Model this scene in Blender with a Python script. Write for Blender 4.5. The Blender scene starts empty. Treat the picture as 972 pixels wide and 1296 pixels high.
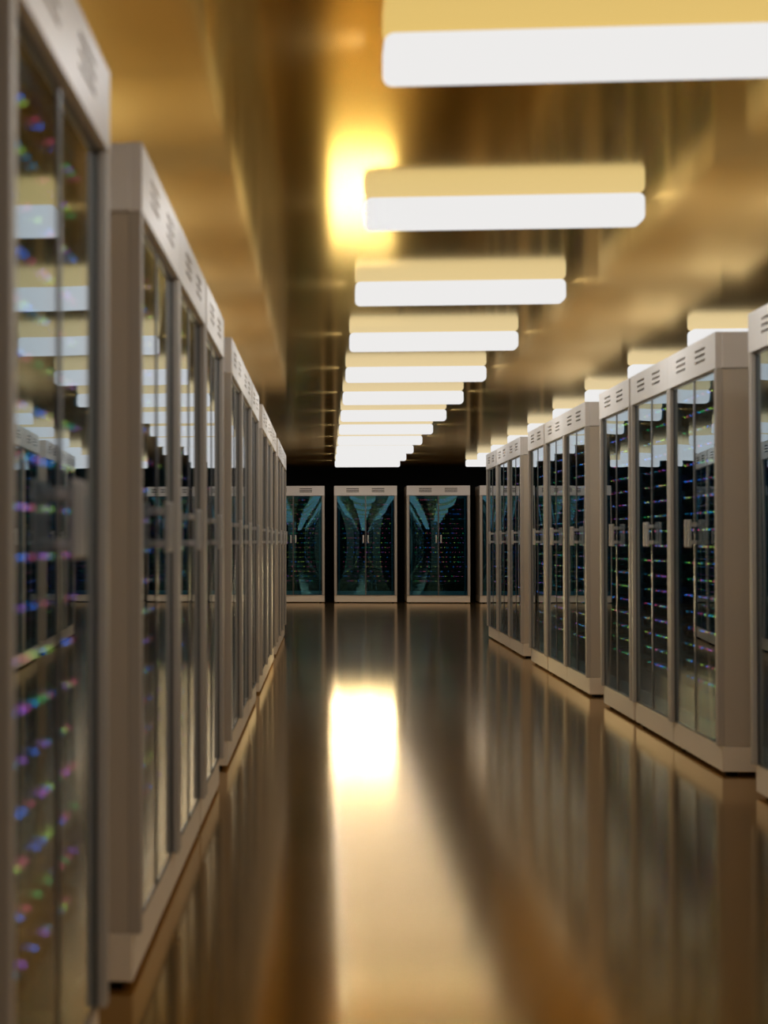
import bpy, bmesh, math, random
from mathutils import Vector, Matrix, Euler
random.seed(7)
SC = bpy.context.scene
COL = SC.collection
R = math.radians

# ------------------------------------------------------------------ settings
SC.view_settings.view_transform = 'Standard'
SC.view_settings.look = 'None'
SC.view_settings.gamma = 1.0
SC.view_settings.use_curve_mapping = False
SC.view_settings.exposure = 0.0

CAM_Z = 1.106
F_PX = 2140.0
YAW = math.atan(0.092)
PITCH = math.atan(37 / F_PX)
CEIL = 2.506

# ------------------------------------------------------------------ materials
def mat(name):
    m = bpy.data.materials.new(name); m.use_nodes = True
    nt = m.node_tree; nt.nodes.clear()
    out = nt.nodes.new('ShaderNodeOutputMaterial')
    return m, nt, out

def principled(name, col, metal=0.0, rough=0.5, bump=0.0, scale=200.0, var=0.0, coat=0.0):
    m, nt, out = mat(name)
    b = nt.nodes.new('ShaderNodeBsdfPrincipled')
    b.inputs['Base Color'].default_value = (*col, 1)
    b.inputs['Metallic'].default_value = metal
    b.inputs['Roughness'].default_value = rough
    b.inputs['Coat Weight'].default_value = coat
    tc = nt.nodes.new('ShaderNodeTexCoord')
    n = nt.nodes.new('ShaderNodeTexNoise'); n.inputs['Scale'].default_value = scale
    n.inputs['Detail'].default_value = 3
    nt.links.new(tc.outputs['Object'], n.inputs['Vector'])
    if var:
        mx = nt.nodes.new('ShaderNodeMix'); mx.data_type = 'RGBA'
        mx.inputs[6].default_value = (*[c * (1 - var) for c in col], 1)
        mx.inputs[7].default_value = (*[min(1, c * (1 + var)) for c in col], 1)
        nt.links.new(n.outputs['Fac'], mx.inputs[0])
        nt.links.new(mx.outputs[2], b.inputs['Base Color'])
    if bump:
        bp = nt.nodes.new('ShaderNodeBump'); bp.inputs['Strength'].default_value = bump
        bp.inputs['Distance'].default_value = 0.0005
        nt.links.new(n.outputs['Fac'], bp.inputs['Height'])
        nt.links.new(bp.outputs['Normal'], b.inputs['Normal'])
    nt.links.new(b.outputs[0], out.inputs[0])
    return m

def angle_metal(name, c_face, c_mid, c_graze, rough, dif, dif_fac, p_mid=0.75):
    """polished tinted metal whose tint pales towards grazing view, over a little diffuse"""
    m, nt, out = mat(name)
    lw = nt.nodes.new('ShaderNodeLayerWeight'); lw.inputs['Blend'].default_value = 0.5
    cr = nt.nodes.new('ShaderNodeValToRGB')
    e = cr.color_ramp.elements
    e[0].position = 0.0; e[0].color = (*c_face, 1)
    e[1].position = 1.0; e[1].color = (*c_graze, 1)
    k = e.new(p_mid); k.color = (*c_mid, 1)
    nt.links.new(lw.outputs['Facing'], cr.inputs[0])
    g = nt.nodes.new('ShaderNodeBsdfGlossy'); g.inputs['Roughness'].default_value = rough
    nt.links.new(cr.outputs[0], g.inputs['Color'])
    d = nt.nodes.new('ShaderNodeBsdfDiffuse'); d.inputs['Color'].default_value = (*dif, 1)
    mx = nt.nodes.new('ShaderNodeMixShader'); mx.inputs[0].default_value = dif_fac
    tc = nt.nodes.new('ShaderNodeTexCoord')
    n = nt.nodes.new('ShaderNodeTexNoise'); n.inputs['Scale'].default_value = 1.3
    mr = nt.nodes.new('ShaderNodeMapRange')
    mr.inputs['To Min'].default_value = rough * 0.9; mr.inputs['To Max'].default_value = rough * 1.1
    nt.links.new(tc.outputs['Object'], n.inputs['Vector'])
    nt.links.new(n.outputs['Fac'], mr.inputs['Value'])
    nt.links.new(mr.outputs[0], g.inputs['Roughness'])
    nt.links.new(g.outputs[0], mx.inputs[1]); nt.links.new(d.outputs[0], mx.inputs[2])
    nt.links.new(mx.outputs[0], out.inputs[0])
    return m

def glass_mat(name, refl_face, refl_graze, f_face, f_mid, f_graze, tint):
    m, nt, out = mat(name)
    lw = nt.nodes.new('ShaderNodeLayerWeight'); lw.inputs['Blend'].default_value = 0.5
    cr = nt.nodes.new('ShaderNodeValToRGB')
    cr.color_ramp.elements[0].color = (*refl_face, 1)
    cr.color_ramp.elements[1].color = (*refl_graze, 1)
    fr = nt.nodes.new('ShaderNodeValToRGB')
    e = fr.color_ramp.elements
    e[0].color = (f_face,) * 3 + (1,); e[1].color = (f_graze,) * 3 + (1,)
    k = e.new(0.82); k.color = (f_mid,) * 3 + (1,)
    k = e.new(0.6); k.color = (0.34, 0.34, 0.34, 1)
    nt.links.new(lw.outputs['Facing'], cr.inputs[0]); nt.links.new(lw.outputs['Facing'], fr.inputs[0])
    g = nt.nodes.new('ShaderNodeBsdfGlossy'); g.inputs['Roughness'].default_value = 0.0
    t = nt.nodes.new('ShaderNodeBsdfTransparent'); t.inputs['Color'].default_value = (*tint, 1)
    mx = nt.nodes.new('ShaderNodeMixShader')
    nt.links.new(cr.outputs[0], g.inputs['Color'])
    nt.links.new(fr.outputs[0], mx.inputs[0])
    nt.links.new(t.outputs[0], mx.inputs[1]); nt.links.new(g.outputs[0], mx.inputs[2])
    nt.links.new(mx.outputs[0], out.inputs[0])
    return m

def emit(name, col, s):
    m, nt, out = mat(name)
    e = nt.nodes.new('ShaderNodeEmission'); e.inputs['Color'].default_value = (*col, 1)
    e.inputs['Strength'].default_value = s
    nt.links.new(e.outputs[0], out.inputs[0])
    return m

M = {}
M['silver'] = principled('brushed_silver', (0.86, 0.82, 0.77), 0.2, 0.42, bump=0.15, scale=900)
M['taupe'] = principled('taupe_panel', (0.60, 0.53, 0.43), 0.2, 0.42, bump=0.2, scale=900)
M['post'] = principled('satin_steel', (0.52, 0.47, 0.40), 0.25, 0.5, bump=0.1, scale=700)
M['chrome'] = principled('pale_handle', (0.70, 0.66, 0.60), 0.5, 0.3)
M['plinth'] = principled('bounce_lit_plinth', (0.90, 0.80, 0.65), 0.15, 0.45, bump=0.15, scale=900)  # cap metal made lighter and warmer; golden floor bounce is painted into it
M['stile'] = principled('door_stile', (0.14, 0.14, 0.14), 0.8, 0.35)
M['dark'] = principled('slot_dark', (0.006, 0.006, 0.006), 0, 1.0)
M['server'] = principled('server_black', (0.007, 0.009, 0.010), 0.0, 0.5, var=0.3, scale=40)
M['rail'] = principled('rail_blue_grey', (0.25, 0.38, 0.42), 0.6, 0.35)
M['kick'] = principled('kick_panel_white', (0.85, 0.86, 0.86), 0.1, 0.4)
M['inner'] = principled('inner_panel', (0.30, 0.34, 0.36), 0.3, 0.35)
M['glass'] = glass_mat('teal_glass', (0.14, 0.37, 0.45), (0.92, 0.95, 1.0), 0.20, 0.50, 0.93, (0.42, 0.66, 0.74))
M['wall'] = principled('black_wall', (0.0012, 0.0011, 0.001), 0, 0.9, var=0.2, scale=5)
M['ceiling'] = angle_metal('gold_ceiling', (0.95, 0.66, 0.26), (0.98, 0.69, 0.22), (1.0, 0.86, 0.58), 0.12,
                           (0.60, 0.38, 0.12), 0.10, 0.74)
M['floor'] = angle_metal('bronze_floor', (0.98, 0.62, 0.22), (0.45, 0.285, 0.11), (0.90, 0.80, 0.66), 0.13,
                         (0.30, 0.17, 0.045), 0.05, 0.72)  # bronze, with the orange glow of bounced light put into its steeper-view tints
M['lamp'] = emit('lamp_white', (1.0, 0.985, 0.97), 0.85)
LED = [emit('led_red', (1.0, 0.05, 0.10), 12), emit('led_green', (0.08, 1.0, 0.25), 4),
       emit('led_blue', (0.06, 0.28, 1.0), 7), emit('led_amber', (1.0, 0.75, 0.08), 9),
       emit('led_magenta', (1.0, 0.12, 0.7), 7), emit('led_cyan', (0.1, 0.65, 0.9), 3)]

# ------------------------------------------------------------------ mesh helpers
def box(bm, x0, x1, y0, y1, z0, z1, bev=0.0, seg=2, mi=0):
    r = bmesh.ops.create_cube(bm, size=1.0)
    vs = r['verts']
    bmesh.ops.scale(bm, vec=(x1 - x0, y1 - y0, z1 - z0), verts=vs)
    bmesh.ops.translate(bm, vec=((x0 + x1) / 2, (y0 + y1) / 2, (z0 + z1) / 2), verts=vs)
    fs = list({f for v in vs for f in v.link_faces})
    for f in fs: f.material_index = mi
    if bev > 0:
        es = list({e for v in vs for e in v.link_edges})
        bmesh.ops.bevel(bm, geom=es, offset=bev, segments=seg, affect='EDGES', profile=0.5)

def mesh(name, bm, mats, smooth=False):
    me = bpy.data.meshes.new(name); bm.to_mesh(me); bm.free()
    for m in (mats if isinstance(mats, list) else [mats]): me.materials.append(m)
    if smooth:
        for p in me.polygons: p.use_smooth = True
    return me

def link(name, me, parent=None, loc=(0, 0, 0)):
    o = bpy.data.objects.new(name, me); COL.objects.link(o)
    o.location = loc
    if parent: o.parent = parent
    return o

def boxes(name, mats, *bs, smooth=False):
    bm = bmesh.new()
    for b in bs:
        box(bm, *b[:6], **(b[6] if len(b) > 6 else {}))
    return mesh(name, bm, mats, smooth)

# ------------------------------------------------------------------ the server rack (front faces -Y, centred on X)
W, H, D = 1.12, 2.10, 0.95
hw = W / 2
CAPH = 0.172; PLH = 0.135; ZT = H - CAPH
PW = 0.042
def cap_mesh():
    bm = bmesh.new()
    y0 = 0.0
    # front face is built around the real slots: strips above, between and below
    box(bm, -hw, hw, 0.030, D, ZT, H, 0.004)
    gx = [(-hw + W * 0.195, -hw + W * 0.395), (-hw + W * 0.60, -hw + W * 0.80)]
    zs = [ZT + CAPH * f for f in (0.38, 0.545, 0.71)]
    sh = 0.0065
    xs = [-hw, gx[0][0], gx[0][1], gx[1][0], gx[1][1], hw]
    for i in (0, 2, 4):
        box(bm, xs[i], xs[i + 1], 0, 0.0305, ZT, H)
    for a, b in gx:
        z = ZT
        for c in zs:
            box(bm, a, b, 0, 0.0305, z, c - sh); z = c + sh
        box(bm, a, b, 0, 0.0305, z, H)
    return mesh('cap', bm, M['silver'])
def vent_mesh(g):
    a, b = [(0.195, 0.395), (0.60, 0.80)][g]
    bm = bmesh.new()
    for f in (0.38, 0.545, 0.71):
        z = ZT + CAPH * f
        box(bm, -hw + W * a, -hw + W * b, 0.026, 0.0295, z - 0.0065, z + 0.0065)
    return mesh('vent', bm, M['dark'])
ME = {}
ME['cap'] = cap_mesh()
ME['vent0'] = vent_mesh(0); ME['vent1'] = vent_mesh(1)
ME['plinth'] = boxes('plinth', M['plinth'], (-hw + .002, hw - .002, 0.022, D - .01, 0.016, PLH, dict(bev=.004)))
fb = []
for sx in (-1, 1):
    for yy in (0.07, D - 0.07):
        fb.append((sx * (hw - 0.07) - .025, sx * (hw - 0.07) + .025, yy - .025, yy + .025, 0.0, 0.0165))
ME['feet'] = boxes('foot', M['dark'], (-.025, .025, -.025, .025, 0, .0165))
ME['side'] = boxes('side_panel', M['taupe'], (-.006, .006, 0.03, D - .01, PLH, ZT - .003, dict(bev=.002)))
ME['back'] = boxes('back_panel', M['dark'], (-hw + .014, hw - .014, D - .03, D - .012, PLH, ZT))
ME['post'] = boxes('front_post', M['post'], (-PW / 2, PW / 2, 0.001, 0.034, PLH, ZT - .001, dict(bev=.004)))
ME['header'] = boxes('inner_header', M['inner'], (-hw + PW, hw - PW, 0.040, 0.052, ZT - 0.06, ZT - .001, dict(bev=.003)))
ME['kick'] = boxes('kick_panel', M['kick'], (-hw + PW, hw - PW, 0.040, 0.052, PLH + .001, PLH + 0.08, dict(bev=.003)))
ME['rail'] = boxes('mounting_rail', M['rail'], (-.014, .014, 0.040, 0.075, PLH + .004, ZT - .004, dict(bev=.003)),
                   (-.003, .003, 0.075, 0.15, PLH + .004, ZT - .004))
ME['server'] = None
def server_mesh():
    bm = bmesh.new()
    w = 0.45
    box(bm, -w, w, 0.065, 0.65, 0.0, 0.074, 0.003)
    for i in range(10):                       # drive bays with raised covers
        x = -w + 0.04 + i * 0.086
        box(bm, x, x + 0.076, 0.057, 0.066, 0.008, 0.046, 0.002)
    box(bm, -w - .012, -w + .012, 0.050, 0.066, 0.012, 0.062, 0.003)
    box(bm, w - .012, w + .012, 0.050, 0.066, 0.012, 0.062, 0.003)
    return mesh('server_unit', bm, M['server'])
ME['server'] = server_mesh()
def led_mesh(seed):
    """one indicator strip: a connected bar whose cells are dark or lit"""
    rnd = random.Random(seed)
    bm = bmesh.new()
    z0, z1, y0, y1 = 0.0555, 0.0603, 0.0545, 0.0655
    col = []; seg = []                      # stations along the bar, material of each span
    x = -0.425; col.append((x, y0))
    while x < 0.415:
        x += rnd.choice([0.022, 0.032, 0.045, 0.065, 0.11])
        c = rnd.choice([0, 0, 0, 1, 2, 2, 3, 3, 4, 5])
        col.append((x, y0)); seg.append(6)
        col.append((x, y0 - .004)); seg.append(c)
        col.append((x + .0048, y0 - .004)); seg.append(c)
        x += .0048
        col.append((x, y0)); seg.append(c)
    rings = [[bm.verts.new((x, y, z)) for y, z in ((yf, z0), (yf, z1), (y1, z1), (y1, z0))] for x, yf in col]
    for k, c in enumerate(seg):
        a, b = rings[k], rings[k + 1]
        for q in range(4):
            if q == 2 and col[k][0] == col[k + 1][0]: continue
            f = bm.faces.new((a[q], b[q], b[(q + 1) % 4], a[(q + 1) % 4])); f.material_index = c
    bm.faces.new(rings[0]).material_index = 6; bm.faces.new(rings[-1][::-1]).material_index = 6
    bmesh.ops.recalc_face_normals(bm, faces=bm.faces)
    return mesh('status_lights', bm, LED + [M['server']])
LEDS = [led_mesh(100 + i) for i in range(24)]

ZM = (PLH + ZT) / 2; HZ = (ZT - PLH) / 2
def front_y(x, z, bow):
    """surface of the softly domed door pair"""
    half = hw - PW
    return 0.022 - bow * (1 - (x / half) ** 2) * (0.35 + 0.65 * (1 - ((z - ZM) / HZ) ** 2))
def pane_mesh(side, bow, th=0.005):
    x_in = 0.012 * side; x_out = (hw - PW - 0.010) * side
    nx, nz = 14, 28
    z0, z1 = PLH + 0.010, ZT - 0.010
    bm = bmesh.new()
    sheets = []
    for t in (0, th):
        g = [[None] * (nz + 1) for _ in range(nx + 1)]
        for i in range(nx + 1):
            for k in range(nz + 1):
                x = x_in + (x_out - x_in) * i / nx; z = z0 + (z1 - z0) * k / nz
                g[i][k] = bm.verts.new((x, front_y(x, z, bow) + t, z))
        for i in range(nx):
            for k in range(nz):
                f = bm.faces.new((g[i][k], g[i + 1][k], g[i + 1][k + 1], g[i][k + 1])); f.smooth = True
        sheets.append(g)
    a, b = sheets
    for i in range(nx):
        for k in (0, nz):
            bm.faces.new((a[i][k], a[i + 1][k], b[i + 1][k], b[i][k]))
    for k in range(nz):
        for i in (0, nx):
            bm.faces.new((a[i][k], a[i][k + 1], b[i][k + 1], b[i][k]))
    bmesh.ops.recalc_face_normals(bm, faces=bm.faces)
    for e in bm.edges:
        if len(e.link_faces) == 2 and e.calc_face_angle() > 0.5: e.smooth = False
    return mesh('glass_pane', bm, M['glass'])
def door_mesh(side, bow):
    """slim stiles and rails round the pane, following the dome"""
    bm = bmesh.new()
    half = hw - PW; s = side
    def loop(pts, wx, wz):
        prev = None
        first = None
        for x, z in pts:
            y = front_y(x, z, bow)
            r = [bm.verts.new((x + dx * wx * s, y + dy, z + dx * wz)) for dx, dy in ((0, -.003), (1, -.003), (1, .009), (0, .009))]
            if prev:
                for q in range(4):
                    bm.faces.new((prev[q], prev[(q + 1) % 4], r[(q + 1) % 4], r[q]))
            else:
                bm.faces.new(r)
            prev = r
        bm.faces.new(prev[::-1])
    n = 24
    zz = [PLH + .003 + (ZT - PLH - .006) * k / n for k in range(n + 1)]
    loop([(0.002 * s, z) for z in zz], .010, 0)
    loop([((half - .011) * s, z) for z in zz], .010, 0)
    xx = [(0.010 + (half - 0.020) * k / 12) * s for k in range(13)]
    loop([(x, PLH + .003) for x in xx], 0, .008)
    loop([(x, ZT - .011) for x in xx], 0, .008)
    bmesh.ops.recalc_face_normals(bm, faces=bm.faces)
    return mesh('door', bm, M['stile'])
def handle_mesh(side, bow):
    y = 0.022 - bow
    x = 0.042 * side
    bm = bmesh.new()
    box(bm, x - .012, x + .012, y - .042, y - .026, 1.075, 1.215, .004)
    for z in (1.10, 1.19):
        box(bm, x - .008, x + .008, y - .028, y - .0005, z - .010, z + .010, .002)
    return mesh('handle', bm, M['chrome'])
DOORS = {}
def door_set(bow):
    if bow not in DOORS:
        DOORS[bow] = [(door_mesh(s, bow), pane_mesh(s, bow), handle_mesh(s, bow)) for s in (-1, 1)]
    return DOORS[bow]

def make_rack(loc, rz, label, group, bow, seed):
    rnd = random.Random(seed)
    r = bpy.data.objects.new('server_rack', None); COL.objects.link(r)
    r.location = loc; r.rotation_euler = (0, 0, rz)
    r['label'] = label; r['category'] = 'server rack'; r['group'] = group
    p = link('plinth', ME['plinth'], r)
    for sx in (-1, 1):
        for yy in (0.08, D - 0.08):
            link('foot', ME['feet'], r, (sx * (hw - .07), yy, 0))
    link('cap', ME['cap'], r)
    link('vent', ME['vent0'], r); link('vent', ME['vent1'], r)
    link('back_panel', ME['back'], r)
    for sx in (-1, 1):
        link('side_panel', ME['side'], r, (sx * (hw - .0075), 0, 0))
        link('front_post', ME['post'], r, (sx * (hw - PW / 2), 0, 0))
        link('mounting_rail', ME['rail'], r, (sx * (hw - PW - .045), 0, 0))
    link('inner_header', ME['header'], r); link('kick_panel', ME['kick'], r)
    for d, g, h in door_set(bow):
        dd = link('door', d, r)
        link('glass_pane', g, dd); link('handle', h, dd)
    for k in range(18):
        s = link('server_unit', ME['server'], r, (0, 0, 0.337 + 0.0855 * k - 0.0855 * 0))
        l = link('status_lights', rnd.choice(LEDS), s)
    return r

OFF = (0.0, 1.124, 2.30)
GP = 4.045
ordn = ['first', 'second', 'third', 'fourth', 'fifth', 'sixth', 'seventh', 'eighth', 'ninth', 'tenth', 'eleventh', 'twelfth', 'thirteenth']
XL, XR = -0.454, 1.844
G0 = 4.17
# left row: the last rack of the nearest bank, then four whole banks of three
left = [(G0 - GP + OFF[2])] + [G0 + GP * g + OFF[k] for g in range(4) for k in range(3)]
lab_l = {0: 'nearest, most blurred server rack, cut off by the left edge of the photo',
         1: 'tall server rack whose taupe side shows after the first gap of the left row'}
for i, y in enumerate(left):
    pos = ('first', 'middle', 'last')[(i - 1) % 3]
    bank = ('', 'second bank', 'third bank', 'fourth bank', 'farthest bank')[(i + 2) // 3] if i else ''
    lab = lab_l.get(i, 'glass-fronted rack in the left row, %s of three in its %s' % ({'first':'nearest','middle':'middle','last':'farthest'}[pos], bank))
    make_rack((XL, y + W / 2, 0), R(90), lab, 'server racks along the left side of the aisle', 0.003, 10 + i)
right = [(G0 + OFF[2])] + [G0 + GP * g + OFF[k] for g in range(1, 4) for k in range(3)]
lab_r = {0: 'server rack cut off by the right picture edge, nearest of the right row',
         1: 'large server rack with a broad taupe side, nearest one wholly visible at right'}
for i, y in enumerate(right):
    pos = ('nearest', 'middle', 'farthest')[(i - 1) % 3]
    bank = ('', 'second', 'middle', 'farthest')[(i + 2) // 3] if i else ''
    lab = lab_r.get(i, 'glass-fronted rack in the right row, %s of three in its %s bank' % (pos, bank))
    make_rack((XR, y + W / 2, 0), R(-90), lab, 'server racks along the right side of the aisle', 0.003, 40 + i)
far_labs = ['end rack facing the camera, partly hidden behind the left row',
            'end rack facing the camera under the ceiling lamps, second from left on the black wall',
            'end rack facing the camera on the black wall, third from left and fully in view',
            'end rack of which only a thin strip shows beside the right row']
for i in range(4):
    make_rack((0.715 + 1.292 * (i - 1), 30.5, 0), 0, far_labs[i], 'server racks facing the camera at the far end', 0.035, 80 + i)

# ------------------------------------------------------------------ ceiling lamps
bm = bmesh.new()
LL, LD, LH = 1.118, 0.17, 0.118
box(bm, -LL / 2, LL / 2, -LD / 2, LD / 2, -LH, 0.0, 0.028, 4)
ME['lamp'] = mesh('diffuser', bm, M['lamp'], True)
ME['lampbase'] = boxes('mounting_plate', M['silver'], (-LL / 2 + .05, LL / 2 - .05, -.05, .05, -.004, .0, dict(bev=.001)))
rows = [(-1, 'left', 'hidden above the left racks'), (0, 'middle', 'above the aisle'), (1, 'right', 'above the right racks')]
for r_, rn, rd in rows:
    for k in range(-1, 13):
        o = link('ceiling_light', ME['lamp'], None, (0.162 + LL / 2 + 2.24 * r_, 6.885 + LD / 2 + 2.242 * (k - 2), CEIL))
        if r_ == -1 and k >= 1:
            lab = 'white bar lamp in the ceiling row left of the aisle, %s from the camera' % ordn[k - 1]
        elif k >= 1:
            lab = 'white bar lamp on the gold ceiling %s, %s from the camera' % (rd, ordn[k - 1])
        else:
            lab = 'white bar lamp on the gold ceiling %s, %s' % (rd, ['directly overhead', 'ahead of the camera'][k + 1])
        o['label'] = lab; o['category'] = 'ceiling light'; o['group'] = 'bar lamps in the %s ceiling row' % rn

# ------------------------------------------------------------------ room shell
def struct(name, me, loc=(0, 0, 0)):
    o = link(name, me, None, loc); o['kind'] = 'structure'; return o
X0, X1, Y0, Y1 = -4.2, 5.6, -3.0, 32.1
T = 0.1
struct('floor', boxes('floor', M['floor'], (X0, X1, Y0, Y1, -T, 0)))
struct('ceiling', boxes('ceiling', M['ceiling'], (X0, X1, Y0, Y1, CEIL, CEIL + T)))
struct('wall_left', boxes('wall_left', M['wall'], (X0 - T, X0, Y0 - T, Y1 + T, -T, CEIL + T)))
struct('wall_right', boxes('wall_right', M['wall'], (X1, X1 + T, Y0 - T, Y1 + T, -T, CEIL + T)))
struct('wall_back', boxes('wall_back', M['wall'], (X0, X1, Y1, Y1 + T, -T, CEIL + T)))
struct('wall_front', boxes('wall_front', M['wall'], (X0, X1, Y0 - T, Y0, -T, CEIL + T)))

# ------------------------------------------------------------------ light
def area(name, loc, rot, sx, sy, power, col):
    l = bpy.data.lights.new(name, 'AREA'); l.shape = 'RECTANGLE'; l.size = sx; l.size_y = sy
    l.energy = power; l.color = col
    l.cycles.use_multiple_importance_sampling = False
    o = bpy.data.objects.new(name, l); COL.objects.link(o); o.location = loc; o.rotation_euler = rot
    return o
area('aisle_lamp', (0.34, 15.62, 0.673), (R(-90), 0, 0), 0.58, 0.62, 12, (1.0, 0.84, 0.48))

for r_, rn, rd in rows:
    for k in range(-1, 13):
        area('bar_lamp_light', (0.162 + LL / 2 + 2.24 * r_, 6.885 + LD / 2 + 2.242 * (k - 2), CEIL - LH - 0.004), (0, 0, 0),
             LL - 0.06, LD - 0.04, 5.5 if r_ == 0 else 3.8, (1.0, 0.97, 0.91))
        for sx in ((-1, 1) if r_ == 0 else ()):  # unseen fill lights added at the lamp ends to brighten the rack caps
            area('lamp_end_fill', (0.162 + LL / 2 + 2.24 * r_ + sx * (LL / 2 + .006), 6.885 + LD / 2 + 2.242 * (k - 2), CEIL - LH / 2 - .01),
                 (0, sx * R(-60), 0), 0.09, 0.13, 3.6, (0.97, 0.98, 1.0))

w = bpy.data.worlds.new('world'); SC.world = w; w.use_nodes = True
w.node_tree.nodes['Background'].inputs[0].default_value = (1.0, 0.85, 0.65, 1)
w.node_tree.nodes['Background'].inputs[1].default_value = 0.0

# ------------------------------------------------------------------ camera
cd = bpy.data.cameras.new('camera'); cam = bpy.data.objects.new('camera', cd); COL.objects.link(cam)
cam.location = (0, 0, CAM_Z)
cam.rotation_euler = Euler((R(90) + PITCH, 0, YAW), 'XYZ')
cd.sensor_fit = 'VERTICAL'; cd.sensor_height = 36; cd.lens = F_PX / 1296 * 36
cx = 412 - F_PX * math.tan(YAW)
cd.shift_x = (486 - cx) / 1296
cd.shift_y = 0
cd.clip_start = 0.05; cd.clip_end = 200
cd.dof.use_dof = True; cd.dof.focus_distance = 24.0; cd.dof.aperture_fstop = 3.2
SC.camera = cam
